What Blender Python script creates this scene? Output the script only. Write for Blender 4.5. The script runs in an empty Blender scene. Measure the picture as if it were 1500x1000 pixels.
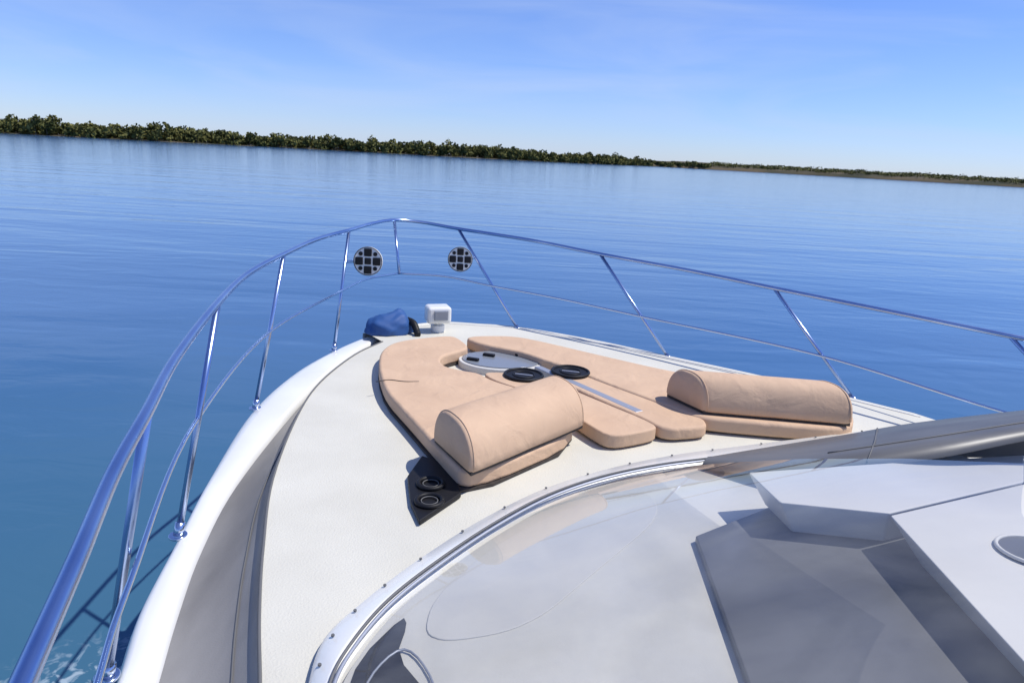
import bpy, bmesh, math, random
import numpy as np
from mathutils import Vector, Matrix, noise
random.seed(7); np.random.seed(7)
S=bpy.context.scene
R=math.radians
S.view_settings.view_transform='Standard'; S.view_settings.look='None'; S.view_settings.exposure=0

# ---------------------------------------------------------------- materials
def mat(name, col, rough=.5, metal=0, spec=.5, coat=0):
    m=bpy.data.materials.new(name); m.use_nodes=True
    b=m.node_tree.nodes['Principled BSDF']
    b.inputs['Base Color'].default_value=(*col,1); b.inputs['Roughness'].default_value=rough
    b.inputs['Metallic'].default_value=metal; b.inputs['Specular IOR Level'].default_value=spec
    b.inputs['Coat Weight'].default_value=coat
    return m
def vary(m, c1, c2, scale=5, detail=4, bump=0, bscale=200, stretch=(1,1,1), lo=.35, hi=.65, dist=.002, big=0, bigs=5):
    nt=m.node_tree; b=nt.nodes['Principled BSDF']; N=nt.nodes.new; L=nt.links.new
    tc=N('ShaderNodeTexCoord'); mp=N('ShaderNodeMapping'); mp.inputs['Scale'].default_value=stretch
    L(tc.outputs['Object'],mp.inputs[0])
    n=N('ShaderNodeTexNoise'); n.inputs['Scale'].default_value=scale; n.inputs['Detail'].default_value=detail
    L(mp.outputs[0],n.inputs['Vector'])
    r=N('ShaderNodeValToRGB'); r.color_ramp.elements[0].position=lo; r.color_ramp.elements[1].position=hi
    r.color_ramp.elements[0].color=(*c1,1); r.color_ramp.elements[1].color=(*c2,1)
    L(n.outputs[0],r.inputs[0]); L(r.outputs[0],b.inputs['Base Color'])
    if bump:
        n2=N('ShaderNodeTexNoise'); n2.inputs['Scale'].default_value=bscale; n2.inputs['Detail'].default_value=3
        L(tc.outputs['Object'],n2.inputs['Vector'])
        bp=N('ShaderNodeBump'); bp.inputs['Strength'].default_value=bump; bp.inputs['Distance'].default_value=dist
        L(n2.outputs[0],bp.inputs['Height']); L(bp.outputs[0],b.inputs['Normal'])
        if big:
            n3=N('ShaderNodeTexNoise'); n3.inputs['Scale'].default_value=bigs; n3.inputs['Detail'].default_value=3; n3.inputs['Distortion'].default_value=.8
            L(tc.outputs['Object'],n3.inputs['Vector'])
            b3=N('ShaderNodeBump'); b3.inputs['Strength'].default_value=big; b3.inputs['Distance'].default_value=.03
            L(n3.outputs[0],b3.inputs['Height']); L(b3.outputs[0],bp.inputs['Normal'])
    return m
M={}
M['white']=vary(mat('gelcoat_white',(.78,.78,.76),.25,coat=.3),(.71,.705,.67),(.79,.785,.75),1.5,6)
M['deck']=vary(mat('deck_nonskid',(.66,.65,.6),.6),(.545,.525,.45),(.615,.595,.515),2.2,8,.7,120,lo=.3,hi=.7,dist=.003)
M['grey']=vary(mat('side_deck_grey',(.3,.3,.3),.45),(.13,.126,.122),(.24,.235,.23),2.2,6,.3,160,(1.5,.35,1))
M['cush']=vary(mat('cushion_vinyl',(.5,.33,.23),.75,spec=.25),(.53,.365,.245),(.58,.405,.272),4,8,.4,220,big=.45,bigs=6)
M['black']=mat('black_rubber',(.010,.010,.012),.5,spec=.25)
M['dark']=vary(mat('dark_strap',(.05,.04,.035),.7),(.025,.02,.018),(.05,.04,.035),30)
M['chrome']=mat('stainless_steel',(.55,.62,.74),.18,1)  # bluish reflection of sky and water put into the metal colour
M['steelb']=vary(mat('stainless_rail',(.35,.46,.68),.26,1),(.27,.37,.60),(.46,.55,.74),2.5,5)  # blue tint paints reflected sky and water into the rail colour
M['alu']=mat('brushed_aluminium',(.36,.38,.43),.5,.5)
M['groove']=mat('groove_sealant',(.12,.12,.12),.6)
M['dash']=vary(mat('dash_cream',(.5,.49,.46),.5),(.55,.535,.485),(.63,.615,.565),3,5,.2,150)
M['dashdark']=vary(mat('dash_dark',(.12,.125,.135),.35),(.10,.102,.107),(.145,.147,.152),1.5,5)
M['panel']=vary(mat('side_panel_grey',(.2,.2,.2),.4,spec=.3),(.09,.09,.095),(.16,.16,.16),1.5,6,stretch=(.6,3,1))
M['console']=vary(mat('console_white',(.6,.59,.56),.45,spec=.3),(.57,.555,.515),(.62,.605,.565),2)
M['hatchg']=mat('hatch_acrylic',(.20,.22,.25),.2,spec=.6)
M['navy']=mat('navy_cover',(.02,.08,.25),.65)
M['lens']=mat('lamp_lens',(.25,.27,.3),.08,spec=.9)
M['wood']=mat('trunk_bark',(.09,.07,.05),.9)

# ---------------------------------------------------------------- helpers
def P(s): return [tuple(float(v)/100 for v in q.split(',')) for q in s.split()]
def empty(name, parent=None):
    o=bpy.data.objects.new(name,None); S.collection.objects.link(o); o.parent=parent; return o
def mesh(name, v, f, m, parent=None, smooth=False):
    me=bpy.data.meshes.new(name); me.from_pydata([tuple(x) for x in v],[],f); me.update()
    if m: me.materials.append(m)
    o=bpy.data.objects.new(name,me); S.collection.objects.link(o); o.parent=parent
    if smooth:
        me.polygons.foreach_set('use_smooth',[True]*len(me.polygons))
    return o
def fixn(o):
    bm=bmesh.new(); bm.from_mesh(o.data); bmesh.ops.recalc_face_normals(bm,faces=bm.faces); bm.to_mesh(o.data); bm.free()
def bevel(o,w,seg=3,ang=30):
    b=o.modifiers.new('bevel','BEVEL'); b.width=w; b.segments=seg; b.limit_method='ANGLE'; b.angle_limit=R(ang)
    o.data.polygons.foreach_set('use_smooth',[True]*len(o.data.polygons))
    w_=o.modifiers.new('wn','WEIGHTED_NORMAL'); w_.keep_sharp=False
def cr(pts,n=6,closed=False):
    pts=[Vector(p) for p in pts]; out=[]; N=len(pts)
    rng=range(N if closed else N-1)
    for i in rng:
        if closed: a,b,c,d=[pts[(i+k)%N] for k in(-1,0,1,2)]
        else:
            b,c=pts[i],pts[i+1]; a=pts[i-1] if i else b*2-c; d=pts[i+2] if i+2<N else c*2-b
        for k in range(n):
            t=k/n
            out.append(.5*((2*b)+(c-a)*t+(2*a-5*b+4*c-d)*t*t+(3*b-a-3*c+d)*t**3))
    if not closed: out.append(pts[-1].copy())
    return out
def chaikin(p,it=2):
    p=[Vector(q) for q in p]
    for _ in range(it):
        o=[]
        for i in range(len(p)):
            a,b=p[i],p[(i+1)%len(p)]
            o+= [a*.78+b*.22, a*.22+b*.78]
        p=o
    return p
def tube(name,pts,r,m,parent=None,seg=10):
    pts=[Vector(p) for p in pts]; v=[];f=[]
    ref=None
    for i,p in enumerate(pts):
        t=(pts[min(i+1,len(pts)-1)]-pts[max(i-1,0)]).normalized()
        if ref is None:
            ref=t.cross(Vector((0,0,1)))
            if ref.length<.1: ref=t.cross(Vector((1,0,0)))
        ref=(ref-t*ref.dot(t)).normalized(); b=t.cross(ref)
        rr=r[i] if isinstance(r,list) else r
        for k in range(seg):
            a=2*math.pi*k/seg; v.append(p+ref*math.cos(a)*rr+b*math.sin(a)*rr)
    for i in range(len(pts)-1):
        for k in range(seg):
            k2=(k+1)%seg; f.append((i*seg+k,i*seg+k2,(i+1)*seg+k2,(i+1)*seg+k))
    f.append(tuple(range(seg))[::-1]); f.append(tuple((len(pts)-1)*seg+k for k in range(seg)))
    return mesh(name,v,f,m,parent,True)
def strip(name,rows,m,parent=None,closed=False):
    v=[];f=[];n=len(rows[0])
    for r in rows: v+=list(r)
    for i in range(len(rows)-1):
        for k in range(n if closed else n-1):
            k2=(k+1)%n; f.append((i*n+k,i*n+k2,(i+1)*n+k2,(i+1)*n+k))
    o=mesh(name,v,f,m,parent,True); fixn(o); return o
def slab(name,poly,z0,z1,m,parent=None,bev=.02,inset=0,seg=4):
    n=len(poly); c=sum((Vector((p[0],p[1])) for p in poly),Vector((0,0)))/n
    v=[]
    for p in poly:
        q=Vector((p[0],p[1])); q=q+(c-q)*inset; v.append((q.x,q.y,z0))
    v+=[(p[0],p[1],z1 if len(p)<3 else p[2]) for p in poly]
    f=[tuple(range(n))[::-1],tuple(range(n,2*n))]+[(k,(k+1)%n,n+(k+1)%n,n+k) for k in range(n)]
    o=mesh(name,v,f,m,parent); fixn(o)
    if bev: bevel(o,bev,seg)
    return o
def z(pts,zz): return [(p[0],p[1],zz) for p in pts]
def cyl(name,c,r,h,m,parent=None,axis=(0,0,1),bev=.004,seg=32,ry=None):
    bm=bmesh.new(); bmesh.ops.create_cone(bm,cap_ends=True,segments=seg,radius1=r,radius2=r,depth=h)
    if ry: bmesh.ops.scale(bm,vec=(1,ry/r,1),verts=bm.verts)
    q=Vector((0,0,1)).rotation_difference(Vector(axis)).to_matrix().to_4x4()
    bmesh.ops.transform(bm,matrix=Matrix.Translation(c)@q,verts=bm.verts)
    me=bpy.data.meshes.new(name); bm.to_mesh(me); bm.free(); me.materials.append(m)
    o=bpy.data.objects.new(name,me); S.collection.objects.link(o); o.parent=parent
    if bev: bevel(o,bev,2)
    return o
def ring(name,c,r,t,m,parent=None,u=(1,0,0),w=(0,1,0),ry=None):
    u=Vector(u);w=Vector(w); pts=[Vector(c)+u*math.cos(a)*r+w*math.sin(a)*(ry or r) for a in [2*math.pi*i/36 for i in range(37)]]
    return tube(name,pts,t,m,parent,8)
def box(name,c,s,m,parent=None,rot=0,bev=.01,rx=0):
    bm=bmesh.new(); bmesh.ops.create_cube(bm,size=1); bmesh.ops.scale(bm,vec=s,verts=bm.verts)
    bmesh.ops.transform(bm,matrix=Matrix.Translation(c)@Matrix.Rotation(rot,4,'Z')@Matrix.Rotation(rx,4,'X'),verts=bm.verts)
    me=bpy.data.meshes.new(name); bm.to_mesh(me); bm.free(); me.materials.append(m)
    o=bpy.data.objects.new(name,me); S.collection.objects.link(o); o.parent=parent
    if bev: bevel(o,bev,3)
    return o

# ---------------------------------------------------------------- yacht hull & decks
yacht=empty('motor_yacht')
gun=P('-108,149 -112,168 -122,199 -130,240 -141,295 -154,383 -153,456 -140,518 -127,558 -108,581 -87,600 -64,613 -32,613 7,609 72,578 132,538 194,497 243,456 272,432')
cap=P('-96,148 -101,168 -110,199 -120,240 -128,295 -131,384 -129,458 -122,520 -108,563')
gro=P('-60,144 -67,163 -78,192 -91,231 -107,287 -120,363 -124,423 -117,488 -104,529')
gun_s=cr(z(gun,1.62),5)
aftP=[(-.95,1.0),(-.55,.3),(.3,-.85),(1.4,-2.2),(3.0,-4.2)]
aftS=[(3.7,3.25),(4.7,1.95),(5.8,.6),(7.0,-.9)]
loop=[Vector((x,y,1.62)) for x,y in aftP[::-1]]+gun_s+[Vector((x,y,1.62)) for x,y in aftS]
def offs(L,d,zz):
    out=[];n=len(L)
    for i in range(n):
        t=(L[(i+1)%n]-L[i-1]); t.z=0; t.normalize()
        nrm=Vector((t.y,-t.x,0))
        q=L[i]+nrm*d; q.z=zz; out.append(q)
    return out
strip('hull_side',[loop,offs(loop,-.012,1.59),offs(loop,.01,1.54),offs(loop,.06,1.2),offs(loop,.2,.6),offs(loop,.42,-.2)],M['white'],yacht,True)
g0=cr(z(gun[:9],1.62),6); c0=cr(z(cap,1.65),6); r0=cr(z(gro,1.70),6)
mix=lambda A,B,t,zz:[Vector((a.x+(b.x-a.x)*t,a.y+(b.y-a.y)*t,zz)) for a,b in zip(A,B)]
strip('gunwale_cap',[g0,mix(g0,c0,.12,1.645),mix(g0,c0,.3,1.655),mix(g0,c0,.9,1.655),c0,mix(c0,r0,.03,1.61)],M['white'],yacht)
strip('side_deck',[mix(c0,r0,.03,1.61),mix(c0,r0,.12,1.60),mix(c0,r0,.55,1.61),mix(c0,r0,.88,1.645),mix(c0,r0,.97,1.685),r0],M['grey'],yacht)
tube('deck_groove',[p+Vector((0,0,.002)) for p in r0],.006,M['groove'],yacht,6)
tube('side_deck_seam',[p+Vector((0,0,.0)) for p in mix(c0,r0,.72,1.63)],.004,M['groove'],yacht,6)
front=[Vector((p.x,p.y,1.62)) for p in cr(z(gun[8:],1.62),6)]
inn=[]
for i,p in enumerate(front):
    t=(front[min(i+1,len(front)-1)]-front[max(i-1,0)]).normalized(); inn.append(Vector((p.x+t.y*.05,p.y-t.x*.05,1.695)))
mid_=[Vector(((a.x+b.x)/2+(a.x-b.x)*.35,(a.y+b.y)/2+(a.y-b.y)*.35,1.685)) for a,b in zip(front,inn)]
strip('foredeck_edge',[front,mid_,inn],M['white'],yacht)
aft_in=[(-.2,.6,1.7),(1.0,-.8,1.7),(3.4,-3.7,1.7),(6.6,-.8,1.7),(4.4,1.95,1.7),(3.4,3.25,1.7)]
poly=list(r0)+[Vector((p.x,p.y,1.70)) for p in inn]+[Vector(p) for p in aft_in[::-1]]
dk=mesh('foredeck',poly,[tuple(range(len(poly)))],M['deck'],yacht)
bm=bmesh.new(); bm.from_mesh(dk.data); bmesh.ops.triangulate(bm,faces=bm.faces)
for f in bm.faces:
    if f.normal.z<0: f.normal_flip()
bm.to_mesh(dk.data); bm.free()
tube('deck_moulding',[Vector((p.x,p.y-.075,1.702)) for p in inn[10:]],.005,M['white'],yacht,6)
fil=[Vector(p) for p in [(-.95,1.0,1.645),(-.55,.3,1.645),(.3,-.85,1.645),(3.0,-4.2,1.645),(7.0,-.9,1.645),(3.7,3.25,1.645),(2.72,4.32,1.645),(2.4,4.3,1.6),(-.4,1.0,1.6),(-.6,1.44,1.62),(-1.08,1.49,1.645)]]
mesh('aft_deck',fil,[tuple(range(len(fil)))],M['white'],yacht)

# windshield coaming
lip=P('-56,145 -52,159 -54,179 -47,196 -33,221 -10,254 19,286 54,312 93,334 135,352 195,376 249,397 292,409')
lip[0]=(-.50,1.38); lip[1]=(-.525,1.58)
bd=P('-49,142 -51,159 -46,173 -36,193 -23,216 -4,244 19,271 45,292 74,308 104,320 144,336 184,352 233,366')
bd[0]=(-.42,1.36); bd[1]=(-.45,1.56); bd[2]=(-.43,1.72)
l_=cr(z(lip,1.705),6); b_=cr(z(bd,1.78),6)
strip('windshield_coaming',[l_,mix(l_,b_,.12,1.735),mix(l_,b_,.3,1.757),mix(l_,b_,.85,1.772),b_,[p+Vector((.02,-.024,-.06)) for p in b_]],M['white'],yacht)
tube('windshield_gasket',[p+Vector((.004,-.005,.003)) for p in b_],.005,M['groove'],yacht,8)
b2=[p+Vector((.03,-.036,.0)) for p in b_]
tube('windshield_seal',[p+Vector((.016,-.019,.000)) for p in b_],.006,M['alu'],yacht,8)
for i in range(8,len(b_)-4,4):
    q=mix(l_,b_,.42,1.768)[i]; cyl('coaming_screw',q,.0055,.005,M['groove'],yacht,bev=0,seg=10)
# windshield glass
gm=bpy.data.materials.new('tinted_glass'); gm.use_nodes=True; nt=gm.node_tree; nt.nodes.clear(); N=nt.nodes.new; L=nt.links.new
out=N('ShaderNodeOutputMaterial'); tr=N('ShaderNodeBsdfTransparent'); tr.inputs[0].default_value=(.90,.90,.89,1)
gl=N('ShaderNodeBsdfGlossy'); gl.inputs['Roughness'].default_value=.03; gl.inputs[0].default_value=(.8,.8,.8,1)
df=N('ShaderNodeBsdfDiffuse'); df.inputs[0].default_value=(.55,.55,.54,1)
tc=N('ShaderNodeTexCoord'); ns=N('ShaderNodeTexNoise'); ns.inputs['Scale'].default_value=2.5; ns.inputs['Detail'].default_value=6; ns.inputs['Distortion'].default_value=1.; L(tc.outputs['Object'],ns.inputs['Vector'])
mh=N('ShaderNodeMapRange'); mh.inputs[1].default_value=.35; mh.inputs[2].default_value=.7; mh.inputs[3].default_value=.02; mh.inputs[4].default_value=.17; L(ns.outputs[0],mh.inputs[0])  # noise-driven diffuse haze paints faint reflection streaks on the glass
lw=N('ShaderNodeLayerWeight'); lw.inputs[0].default_value=.5
pw=N('ShaderNodeMath'); pw.operation='POWER'; pw.inputs[1].default_value=4.0; L(lw.outputs['Facing'],pw.inputs[0])
fr=N('ShaderNodeMapRange'); fr.inputs[3].default_value=.06; fr.inputs[4].default_value=.9; L(pw.outputs[0],fr.inputs[0])
m1=N('ShaderNodeMixShader'); L(mh.outputs[0],m1.inputs[0]); L(tr.outputs[0],m1.inputs[1]); L(df.outputs[0],m1.inputs[2])
m2=N('ShaderNodeMixShader'); L(fr.outputs[0],m2.inputs[0]); L(m1.outputs[0],m2.inputs[1]); L(gl.outputs[0],m2.inputs[2]); L(m2.outputs[0],out.inputs[0])
M['glass']=gm
rows=[[],[],[],[],[]]
n=len(b_); cut=int(n*.66)
for i,p in enumerate(b_[:cut]):
    s=i/(n-1)
    d=Vector((.9,-.25,0)).lerp(Vector((.636,-.772,0)),min(1,s*1.8)).normalized()
    Ln=2.3-1.2*min(1,s*1.15); Hh=.52+.12*s
    for k,t in enumerate((0,.25,.5,.75,1)):
        rows[k].append(Vector((p.x,p.y,1.78))+d*Ln*t+Vector((.03,-.036,Hh*(1.25*t-.25*t*t))))
strip('windshield_glass',rows,M['glass'],yacht)
U=cr([(1.03,3.19,1.79),(1.405,3.29,1.83),(1.76,3.32,1.90),(2.10,3.33,1.98),(2.70,3.40,2.06),(3.2,3.39,2.15)],6)
Lo=cr([(.97,3.1,1.79),(1.30,2.91,1.86),(1.585,2.88,1.93),(1.97,2.87,2.02),(2.35,2.92,2.10),(2.81,2.95,2.2)],6)
lerp=lambda A,B,t,dz=0:[a.lerp(b,t)+Vector((0,0,dz)) for a,b in zip(A,B)]
sk=[p+Vector((.12,.18,-(p.z-1.71))) for p in U]
strip('windshield_side_panel',[sk,U,lerp(U,Lo,.3,.012),lerp(U,Lo,.7,.012),Lo,[p+Vector((0,0,-.03)) for p in Lo]],M['panel'],yacht)
tube('side_panel_seam',[U[15]+Vector((0,0,.003)),U[14].lerp(Lo[14],.5)+Vector((0,0,.015)),Lo[13]+Vector((0,0,.003))],.004,M['groove'],yacht,6)
tube('side_panel_trim',[p+Vector((0,0,.004)) for p in lerp(U,Lo,.62,.01)][10:],.004,M['groove'],yacht,6)
# interior
fl=[(p.x,p.y) for p in b2]+[(3.1,2.7),(3.4,1.6),(2.2,.2),(.7,.2),(-.1,.8)]
slab('dash_top',fl,1.705,1.755,M['dash'],yacht,0)
slab('dash_dark_panel',[(.77,2.42),(1.22,2.74),(1.9,2.9),(2.6,2.4),(2.0,.9),(.9,.6),(.66,1.1),(.73,1.63)],1.756,1.79,M['dashdark'],yacht,.006)
slab('dash_reflection',chaikin([(-.02,2.33),(.33,2.70),(.66,2.86),(.68,2.62),(.36,2.2),(.1,1.85),(-.22,1.75),(-.22,1.98)],3),1.7535,1.760,M['console'],yacht,.003)  # pale slab stands in for a reflection seen on the windshield
slab('defrost_gap',chaikin([(-.40,1.50),(-.395,1.68),(-.30,1.88),(-.28,1.84),(-.29,1.70),(-.16,1.54),(-.12,1.35),(-.36,1.35)],1),1.75,1.758,M['black'],yacht,0)
tube('defrost_rail',cr([(-.36,1.45,1.765),(-.34,1.62,1.765),(-.27,1.72,1.765),(-.18,1.62,1.765),(-.1,1.4,1.765)],4),.004,M['alu'],yacht,6)
slab('helm_console',[(1.04,2.69,1.95),(1.08,2.43,1.95),(1.49,2.39,1.95),(2.27,2.75,1.95),(2.49,3.06,1.95),(1.73,2.87,1.95)],1.80,1.95,M['console'],yacht,.008,.15)
slab('helm_pod',[(1.49,2.385,1.945),(1.46,1.61,1.93),(1.44,1.2,1.93),(2.1,.9,1.95),(3.0,2.3,1.95),(2.27,2.745,1.945)],1.80,1.95,M['console'],yacht,.008,.2)
cyl('pod_vent',(1.90,2.17,1.943),.125,.012,M['dashdark'],yacht,ry=.10,bev=0)
ring('pod_vent_rim',(1.90,2.17,1.949),.128,.007,M['console'],yacht,ry=.103)

# ---------------------------------------------------------------- bow railing
rail=empty('bow_railing')
tp=[(-.4,.2,2.55),(-.50,.5,2.55)]+z(P('-57,68 -67,95 -78,124 -88,155 -103,201 -122,274 -136,343 -141,411 -143,488 -136,552 -130,613 -118,654'),2.55)
ts=[(-.92,6.66,2.53),(-.57,6.55,2.50),(.13,6.2,2.47),(.71,5.83,2.43),(1.37,5.37,2.40),(1.89,4.94,2.37),(2.45,4.41,2.35),(2.94,3.95,2.33),(3.24,3.71,2.32),(4.0,2.7,2.3),(5.2,1.2,2.3)]
tube('top_rail',cr(tp+ts,8),.0155,M['steelb'],rail,12)
mp_=[(-.6,.6,2.1)]+z(P('-82,117 -94,151 -125,253 -146,397 -136,530'),2.1)+[(-1.28,5.85,2.1),(-1.07,6.21,2.1)]
tube('mid_rail',cr(mp_,8),.009,M['chrome'],rail,8)
ms=[(-1.07,6.21,2.1),(-.66,6.3,2.08),(-.23,6.23,2.03),(.4,5.95,2.0),(1.05,5.5,1.98),(2.17,4.71,1.95),(2.9,3.85,1.9),(3.5,3.1,1.9)]
tube('mid_rail_wire',cr(ms,8),.009,M['chrome'],rail,8)
st=[((-1.14,1.67,1.65),(-.88,1.55,2.55)),((-1.3,2.43,1.65),(-1.22,2.74,2.55)),((-1.53,3.86,1.64),(-1.41,4.11,2.55)),((-1.4,5.16,1.64),(-1.36,5.52,2.55)),
 ((.07,5.99,1.66),(-.57,6.55,2.50)),((1.3,5.33,1.66),(.71,5.83,2.43)),((2.43,4.53,1.66),(1.89,4.94,2.37)),((3.55,3.5,1.64),(2.94,3.95,2.33)),((-1.07,6.21,2.1),(-1.18,6.54,2.55)),((-.1,-.2,1.64),(-.4,.2,2.55))]
for i,(a,b) in enumerate(st):
    tube('stanchion_%d'%i,[a,b],.0135,M['steelb'],rail,12)
    if i!=8:
        cyl('base_plate_%d'%i,(a[0],a[1],a[2]+.004),.036,.012,M['chrome'],rail)
        tube('base_socket_%d'%i,[a,Vector(a).lerp(Vector(b),.06)],.02,M['chrome'],rail,12)

def round_light(c,nm,bracket):
    e=empty(nm); c=Vector(c); n_=Vector((.05,-1,.12)).normalized(); u=Vector((1,0.05,0)).normalized(); w=n_.cross(u)*-1; w.normalize()
    cyl('housing',c,.116,.04,M['white'],e,axis=n_,bev=.01)
    ring('bezel',c+n_*.021,.112,.004,M['groove'],e,u,w)
    for dx,dz in ((0,0),(1,0),(-1,0),(0,1),(0,-1)):
        q=c+n_*.024+u*dx*.07+w*dz*.07
        s_=.031 if (dx,dz)!=(0,0) else .026
        bm=bmesh.new(); vv=[bm.verts.new(q+u*a*s_+w*b*s_+n_*h_) for h_ in(-.006,.008) for a,b in((-1,-1),(1,-1),(1,1),(-1,1))]
        for f in ((0,1,2,3),(4,5,6,7),(0,1,5,4),(1,2,6,5),(2,3,7,6),(3,0,4,7)): bm.faces.new([vv[i] for i in f])
        bmesh.ops.recalc_face_normals(bm,faces=bm.faces)
        me=bpy.data.meshes.new('lens'); bm.to_mesh(me); bm.free(); me.materials.append(M['black'])
        o=bpy.data.objects.new('lens',me); S.collection.objects.link(o); o.parent=e; bevel(o,.008,2)
    for dx,dz in ((1,1),(-1,1),(1,-1),(-1,-1)):
        q=c+n_*.023+u*dx*.058+w*dz*.058
        cyl('small_lens',q,.017,.008,M['black'],e,axis=n_,bev=0,seg=10)
    tube('bracket',[c-n_*.02,bracket],.012,M['chrome'],e)
round_light((-1.19,5.45,2.32),'round_deck_light',(-1.37,5.43,2.31))
round_light((-.525,6.35,2.24),'round_deck_light.001',(-.39,6.39,2.26))

# ---------------------------------------------------------------- sun pad
pad=empty('sun_pad')
lp=P('-91,491 -79,506 -54,522 -44,522 -31,494 -39,480 -48,469 -50,457 -45,443 -33,436 -20,432 -11,418 7,405 22,381 42,344 -17,278 -30,302 -53,347 -74,386 -87,428 -94,467')
rp=P('-38,519 -28,528 2,534 27,520 62,495 114,460 163,440 207,410 211,393 197,366 159,367 117,371 108,375 95,390 79,408 56,434 35,461 25,470 7,489 -24,504')
lp_=[Vector((p[0],p[1])) for p in lp]; rp_=[Vector((p[0],p[1])) for p in rp]
slab('pad_port',chaikin(lp_,2),1.712,1.80,M['cush'],pad,.022)
slab('pad_starboard',chaikin(rp_,2),1.712,1.80,M['cush'],pad,.022)
slab('filler_port',chaikin(P('-19,436 -3,439 10,424 24,432 49,400 85,358 79,350 55,337 45,352 29,384 8,406 -11,421'),2),1.712,1.792,M['cush'],pad,.02)
slab('filler_starboard',chaikin(P('25,451 49,461 56,449 60,432 84,412 114,375 114,365 110,360 87,353 77,370 53,400 29,433'),2),1.712,1.788,M['cush'],pad,.02)
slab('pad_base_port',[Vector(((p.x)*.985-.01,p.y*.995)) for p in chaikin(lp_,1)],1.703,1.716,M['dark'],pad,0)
slab('strip_channel',[(.165,4.56),(.215,4.585),(.80,3.80),(.75,3.77)],1.72,1.79,M['alu'],pad,.006)
tube('pad_seam',cr([(-.83,4.02,1.8),(-.76,4.065,1.802),(-.66,4.05,1.802),(-.57,4.07,1.8)],4),.0028,M['dark'],pad,6)

def bolster(name,A,B,v,h,z0):
    A=Vector((*A,0));B=Vector((*B,0));v=Vector((*v,0)); e=empty(name)
    prof=[]
    for k in range(25):
        a=math.pi*k/24; x=math.cos(a); y=math.sin(a)
        prof.append((math.copysign(abs(x)**.8,x)*.5, (abs(y)**.85)*h))
    prof=[(.47,-.0)]+[(x*1.0,y+.012) for x,y in prof]+[(-.47,-.0)]
    rows=[]
    ax=(B-A).normalized(); LN=(B-A).length
    for s,k in ((0,.90),(.008,.955),(.022,.99),(.05,1),(.3,1.004),(.5,.996),(.7,1.004),(LN-.05,1),(LN-.022,.99),(LN-.008,.955),(LN,.90)):
        if s in(.3,.5,.7): s=s*LN
        c=A+ax*s
        rows.append([Vector((c.x+v.x*x*k,c.y+v.y*x*k,z0+(h*.45)+(y-h*.45)*k)) for x,y in prof])
    vv=[p for r in rows for p in r]; n=len(prof); f=[]
    for i in range(len(rows)-1):
        for k in range(n): k2=(k+1)%n; f.append((i*n+k,i*n+k2,(i+1)*n+k2,(i+1)*n+k))
    f.append(tuple(range(n))); f.append(tuple((len(rows)-1)*n+k for k in range(n)))
    o=mesh('bolster_body',vv,f,M['cush'],e,True); fixn(o)
    for j in (2,len(rows)-3): tube('piping',[p+Vector((0,0,.001)) for p in rows[j][1:-1]],.0035,M['cush'],e,6)
    q=[A-v*.47+ax*.01,B-v*.47-ax*.01,B+v*.47-ax*.01,A+v*.47+ax*.01]
    slab('strap',[(p.x,p.y) for p in q],z0-.012,z0+.006,M['dark'],e,0)
    return e
bolster('bolster_cushion',(-.26,2.965),(.31,3.625),(-.22,.37),.195,1.815)
bolster('bolster_cushion.001',(1.055,3.905),(1.90,3.83),(-.17,.29),.19,1.815)

# hatch
h=empty('deck_hatch'); hc=(-.075,4.80,1.72)
cyl('hatch_frame',hc,.31,.06,M['console'],h,ry=.235,bev=.008,seg=48)
cyl('hatch_lens',(hc[0],hc[1],1.752),.285,.012,M['hatchg'],h,ry=.21,bev=.004,seg=48)
for dx,dy in ((-.09,.06),(.15,.1),(-.2,-.07)):
    box('hatch_latch',(hc[0]+dx,hc[1]+dy,1.767),(.09,.035,.02),M['black'],h,rot=-.3,bev=.006)
def cup(nm,x,y):
    e=empty(nm)
    ring('rim',(x,y,1.803),.125,.010,M['black'],e)
    cyl('well_floor',(x,y,1.799),.122,.006,M['black'],e,bev=0)
    ring('inner_ring',(x,y,1.803),.07,.006,M['black'],e)
    box('bar',(x,y,1.803),(.12,.012,.006),M['alu'],e,rot=-.2,bev=.002)
cup('cup_holder',.09,4.32); cup('cup_holder.001',.41,4.45)
cl=empty('deck_cleat_well')
slab('well_shade',P('-42,315 -25,305 -19,278 -34,252 -40,267 -455e-1,292'),1.704,1.728,M['black'],cl,.006)  # black slab paints the shadow in the opening below the port bolster
for x,y in ((-.335,2.84),(-.32,2.68)):
    ring('ring',(x,y,1.736),.056,.011,M['black'],cl); ring('ring_trim',(x,y,1.736),.036,.0025,M['groove'],cl)
sl=empty('searchlight')
cyl('pedestal',(-.65,5.72,1.73),.06,.06,M['white'],sl); cyl('neck',(-.65,5.72,1.77),.035,.05,M['white'],sl)
box('head',(-.65,5.72,1.855),(.21,.17,.15),M['white'],sl,rot=.35,bev=.03)
box('lens',(-.61,5.632,1.86),(.12,.02,.085),M['lens'],sl,rot=.35,bev=.008)
wa=empty('anchor_windlass')
bm=bmesh.new(); bmesh.ops.create_icosphere(bm,subdivisions=4,radius=1)
for v in bm.verts:
    c=v.co; hump=1+.28*math.exp(-((c.x-.45)**2)*6)-.18*math.exp(-((c.x+.1)**2)*14)
    nn=noise.noise(c*2.3)*.13+noise.noise(c*6)*.04
    x=c.x*(1+nn); y=c.y*(1+nn); zz=max(c.z,-.35)*hump*(1+nn*1.5)
    if c.z<0: x*=1+.18*-c.z; y*=1+.18*-c.z
    v.co=Vector((x*.20,y*.14,zz*.125))
bmesh.ops.transform(bm,matrix=Matrix.Translation((-1.04,5.60,1.745))@Matrix.Rotation(.45,4,'Z'),verts=bm.verts)
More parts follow.
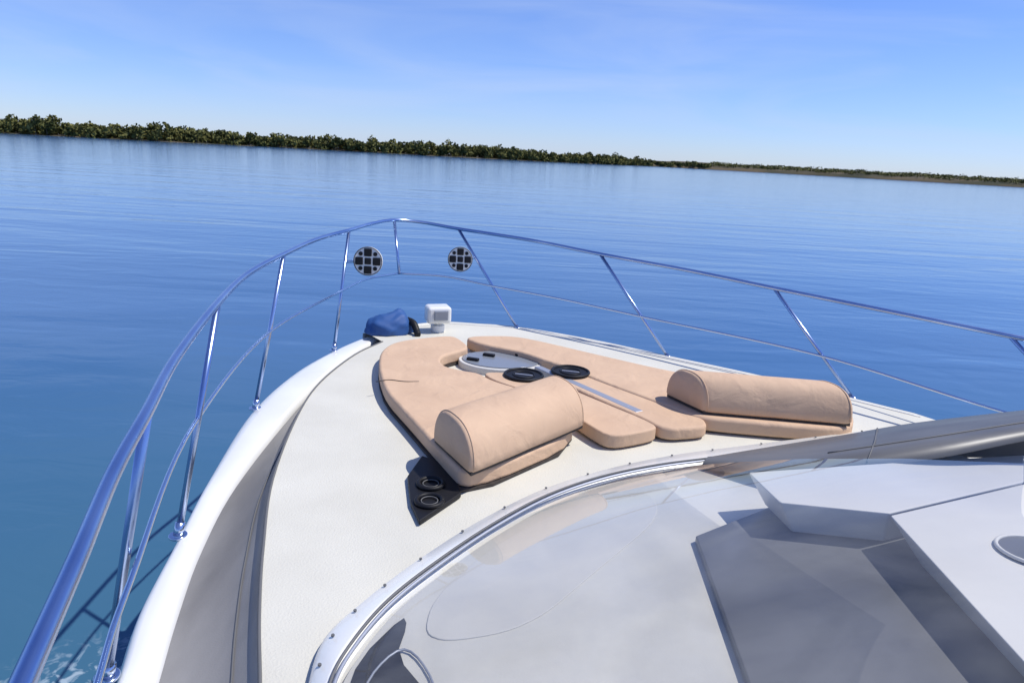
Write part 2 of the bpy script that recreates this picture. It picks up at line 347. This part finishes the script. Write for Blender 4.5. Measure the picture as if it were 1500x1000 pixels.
me=bpy.data.meshes.new('windlass_cover'); bm.to_mesh(me); bm.free(); me.materials.append(M['navy']); me.polygons.foreach_set('use_smooth',[True]*len(me.polygons))
o=bpy.data.objects.new('windlass_cover',me); S.collection.objects.link(o); o.parent=wa
tube('chain_stopper',cr([(-.90,5.66,1.80),(-.84,5.60,1.79),(-.80,5.54,1.73),(-.79,5.50,1.72)],4),.028,M['black'],wa)

# ---------------------------------------------------------------- water
wm=mat('sea_water',(.01,.06,.16),.1,spec=.5); wm.node_tree.nodes['Principled BSDF'].inputs['IOR'].default_value=1.33
nt=wm.node_tree; N=nt.nodes.new; L=nt.links.new; b=nt.nodes['Principled BSDF']
tc=N('ShaderNodeTexCoord')
def nz(sc,scale,det,rot=0,dist=.6):
    mp=N('ShaderNodeMapping'); mp.inputs['Scale'].default_value=sc; mp.inputs['Rotation'].default_value=(0,0,rot); L(tc.outputs['Object'],mp.inputs[0])
    n=N('ShaderNodeTexNoise'); n.inputs['Scale'].default_value=scale; n.inputs['Detail'].default_value=det; n.inputs['Distortion'].default_value=dist; L(mp.outputs[0],n.inputs['Vector']); return n
n1=nz((.18,1,1),.32,3,.12); n2=nz((.5,1,1),1.6,4,-.15); n3=nz((.06,.2,1),.3,4)
a1=N('ShaderNodeMath'); a1.operation='MULTIPLY_ADD'; L(n2.outputs[0],a1.inputs[0]); a1.inputs[1].default_value=.2; L(n1.outputs[0],a1.inputs[2])
bp=N('ShaderNodeBump'); bp.inputs['Strength'].default_value=.5; bp.inputs['Distance'].default_value=.14; L(a1.outputs[0],bp.inputs['Height']); L(bp.outputs[0],b.inputs['Normal'])
r=N('ShaderNodeValToRGB'); L(n3.outputs[0],r.inputs[0]); r.color_ramp.elements[0].position=.3; r.color_ramp.elements[1].position=.7
r.color_ramp.elements[0].color=(.038,.108,.235,1); r.color_ramp.elements[1].color=(.052,.13,.265,1)
sx=N('ShaderNodeSeparateXYZ'); L(tc.outputs['Object'],sx.inputs[0])
ms_=N('ShaderNodeMapRange'); ms_.interpolation_type='SMOOTHSTEP'; ms_.inputs[1].default_value=13; ms_.inputs[2].default_value=2; L(sx.outputs[1],ms_.inputs[0])
mc=N('ShaderNodeMixRGB'); mc.inputs[2].default_value=(.042,.12,.19,1); L(ms_.outputs[0],mc.inputs[0]); L(r.outputs[0],mc.inputs[1])
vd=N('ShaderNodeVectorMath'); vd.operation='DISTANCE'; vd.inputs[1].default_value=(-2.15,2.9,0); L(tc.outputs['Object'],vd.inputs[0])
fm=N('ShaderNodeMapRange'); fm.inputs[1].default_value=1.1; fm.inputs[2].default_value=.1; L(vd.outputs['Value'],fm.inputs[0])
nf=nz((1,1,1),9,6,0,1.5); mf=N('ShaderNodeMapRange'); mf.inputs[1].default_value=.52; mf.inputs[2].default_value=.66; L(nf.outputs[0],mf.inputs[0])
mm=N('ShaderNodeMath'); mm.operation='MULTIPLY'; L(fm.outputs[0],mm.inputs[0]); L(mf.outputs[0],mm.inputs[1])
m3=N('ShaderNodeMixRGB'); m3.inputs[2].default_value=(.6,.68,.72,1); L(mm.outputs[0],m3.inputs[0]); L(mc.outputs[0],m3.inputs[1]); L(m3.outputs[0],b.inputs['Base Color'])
mesh('water',[(-9000,-9000,0),(9000,-9000,0),(9000,9000,0),(-9000,9000,0)],[(0,1,2,3)],wm)

# ---------------------------------------------------------------- shore
shore=[(-700,250),(-420,330),(-272,367),(-209,404),(-150,465),(-30,490),(60,600),(150,800),(300,820),(500,740),(800,640),(1400,500)]
sh=cr([(x,y,0) for x,y in shore],10)
land=vary(mat('shore_land',(.16,.13,.08),.95),(.03,.032,.012),(.095,.07,.036),.05,8,stretch=(.4,1,3))
rowsL=[[],[],[],[],[]]
for i,p in enumerate(sh):
    d=Vector((p.x,p.y,0)).normalized()
    ang=math.degrees(math.atan2(p.x,p.y))
    top=1.0 if ang<4 else 1.0+min(1,(ang-4)/8)*6.5
    top*=1+.05*math.sin(i*1.3)+.03*math.sin(i*3.7)
    for k,(dd,hh) in enumerate(((0,-.3),(3,.25),(14,.5),(60,1.),(400,1.05))):
        q=p+d*dd; rowsL[k].append(Vector((q.x,q.y,hh*top if hh>0 else hh)))
strip('shore_terrain',rowsL,land)
vs=[];fs=[];mi=[]
def leafquads(c,rad,nq,sz):
    dirs=np.random.normal(size=(nq,3)); dirs/=np.linalg.norm(dirs,axis=1)[:,None]
    rr=np.random.uniform(.35,1.05,nq)**.6
    A=np.random.normal(size=(nq,3)); A/=np.linalg.norm(A,axis=1)[:,None]
    B=np.cross(A,np.random.normal(size=(nq,3))); B/=np.linalg.norm(B,axis=1)[:,None]
    C=np.array(c)+dirs*rr[:,None]*np.array(rad); s=(sz*np.random.uniform(.5,1.2,nq))[:,None]
    Q=np.stack([C-A*s,C+B*s*.7,C+A*s,C-B*s*.7],1).reshape(-1,3)
    k=len(vs); vs.extend(Q.tolist())
    for j in range(nq): fs.append((k+4*j,k+4*j+1,k+4*j+2,k+4*j+3)); mi.append(0)
cum=[0]
for a,b3 in zip(sh,sh[1:]): cum.append(cum[-1]+(b3-a).length)
def at(s):
    for i in range(len(cum)-1):
        if cum[i+1]>=s:
            t=(s-cum[i])/(cum[i+1]-cum[i]); return sh[i].lerp(sh[i+1],t)
    return sh[-1]
s=150.0
while s<cum[-1]-450:
    p=at(s); d=Vector((p.x,p.y,0)).normalized(); ang=math.degrees(math.atan2(p.x,p.y))
    if ang<-4: H_=10.2
    elif ang<15: H_=10.2-(ang+4)*.16
    else: H_=3
    H_*=.86+.16*math.sin(s*.045)*math.sin(s*.017+1)+random.uniform(-.1,.16)
    if random.random()<.05 and ang<10: H_*=1.2
    if H_>4:
        for _ in range(3):
            off=random.uniform(1,30); q=p+d*off+Vector((random.uniform(-3,3),0,0)); hh=H_*random.uniform(.6,1.05); w=random.uniform(2.6,5)
            for j in range(4):
                cc=(q.x+random.uniform(-w,w)*.7,q.y+random.uniform(-2,2),.2+hh*random.uniform(.15,.82)); leafquads(cc,(w*.7,w*.6,hh*.24),36,1.0)
            k=len(vs); t=.25
            vs.extend([(q.x-t,q.y,-.2),(q.x+t,q.y,-.2),(q.x+t*.4,q.y,hh*.7),(q.x-t*.4,q.y,hh*.7)]); fs.append((k,k+1,k+2,k+3)); mi.append(1)
        s+=random.uniform(2.2,3.8)
    else:
        for _ in range(4):
            dd=random.uniform(8,62); zt=7.5*(.5+.5*min(1,dd/60)); big=random.uniform(.8,2.4)
            q=p+d*dd; leafquads((q.x,q.y,zt+big*.3),(7,4,big),24,1.1)
        s+=random.uniform(3,6)
leaf=mat('mangrove_leaves',(.08,.1,.03),.8,spec=.2); vary(leaf,(.045,.056,.015),(.18,.17,.05),.16,6)
o=mesh('mangrove_tree_line',vs,fs,leaf); o.data.materials.append(M['wood']); o.data.polygons.foreach_set('material_index',mi)

# ---------------------------------------------------------------- light
az,el=R(88),R(60)
sd=Vector((math.cos(el)*math.sin(az),math.cos(el)*math.cos(az),math.sin(el)))
sun=bpy.data.lights.new('sun','SUN'); sun.energy=4.7; sun.angle=R(.5); sun.color=(1,.96,.89)
so=bpy.data.objects.new('sun',sun); S.collection.objects.link(so); so.rotation_euler=sd.to_track_quat('Z','Y').to_euler()
w=bpy.data.worlds.new('World'); S.world=w; w.use_nodes=True; nt=w.node_tree; N=nt.nodes.new; L=nt.links.new
bg=nt.nodes['Background']; bg.inputs[1].default_value=.12
sky=N('ShaderNodeTexSky'); sky.sky_type='NISHITA'; sky.sun_disc=False; sky.sun_elevation=el; sky.sun_rotation=az; sky.air_density=1.0; sky.dust_density=.1; sky.ozone_density=1.5
tint=N('ShaderNodeMixRGB'); tint.blend_type='MULTIPLY'; tint.inputs[0].default_value=1; tint.inputs[2].default_value=(.64,.80,1.32,1); L(sky.outputs[0],tint.inputs[1])
tc=N('ShaderNodeTexCoord'); mp=N('ShaderNodeMapping'); mp.inputs['Scale'].default_value=(1,1.2,6); mp.inputs['Rotation'].default_value=(.25,.3,.2); L(tc.outputs['Generated'],mp.inputs[0])
cn=N('ShaderNodeTexNoise'); cn.inputs['Scale'].default_value=2.2; cn.inputs['Detail'].default_value=7; cn.inputs['Distortion'].default_value=.8; L(mp.outputs[0],cn.inputs['Vector'])
cm=N('ShaderNodeMapRange'); cm.inputs[1].default_value=.42; cm.inputs[2].default_value=.82; cm.inputs[3].default_value=0; cm.inputs[4].default_value=.55; L(cn.outputs[0],cm.inputs[0])
cx=N('ShaderNodeMixRGB'); cx.inputs[2].default_value=(4.7,5.7,7.9,1); L(cm.outputs[0],cx.inputs[0]); L(tint.outputs[0],cx.inputs[1]); L(cx.outputs[0],bg.inputs[0])

# ---------------------------------------------------------------- camera
cam=bpy.data.cameras.new('camera'); cam.sensor_width=36; cam.lens=24; cam.clip_end=20000; cam.clip_start=.05
co=bpy.data.objects.new('camera',cam); S.collection.objects.link(co)
co.matrix_world=Matrix.Translation((0,0,3.2))@Matrix.Rotation(R(90-15.2),4,'X')@Matrix.Rotation(R(3.2),4,'Z')
S.camera=co
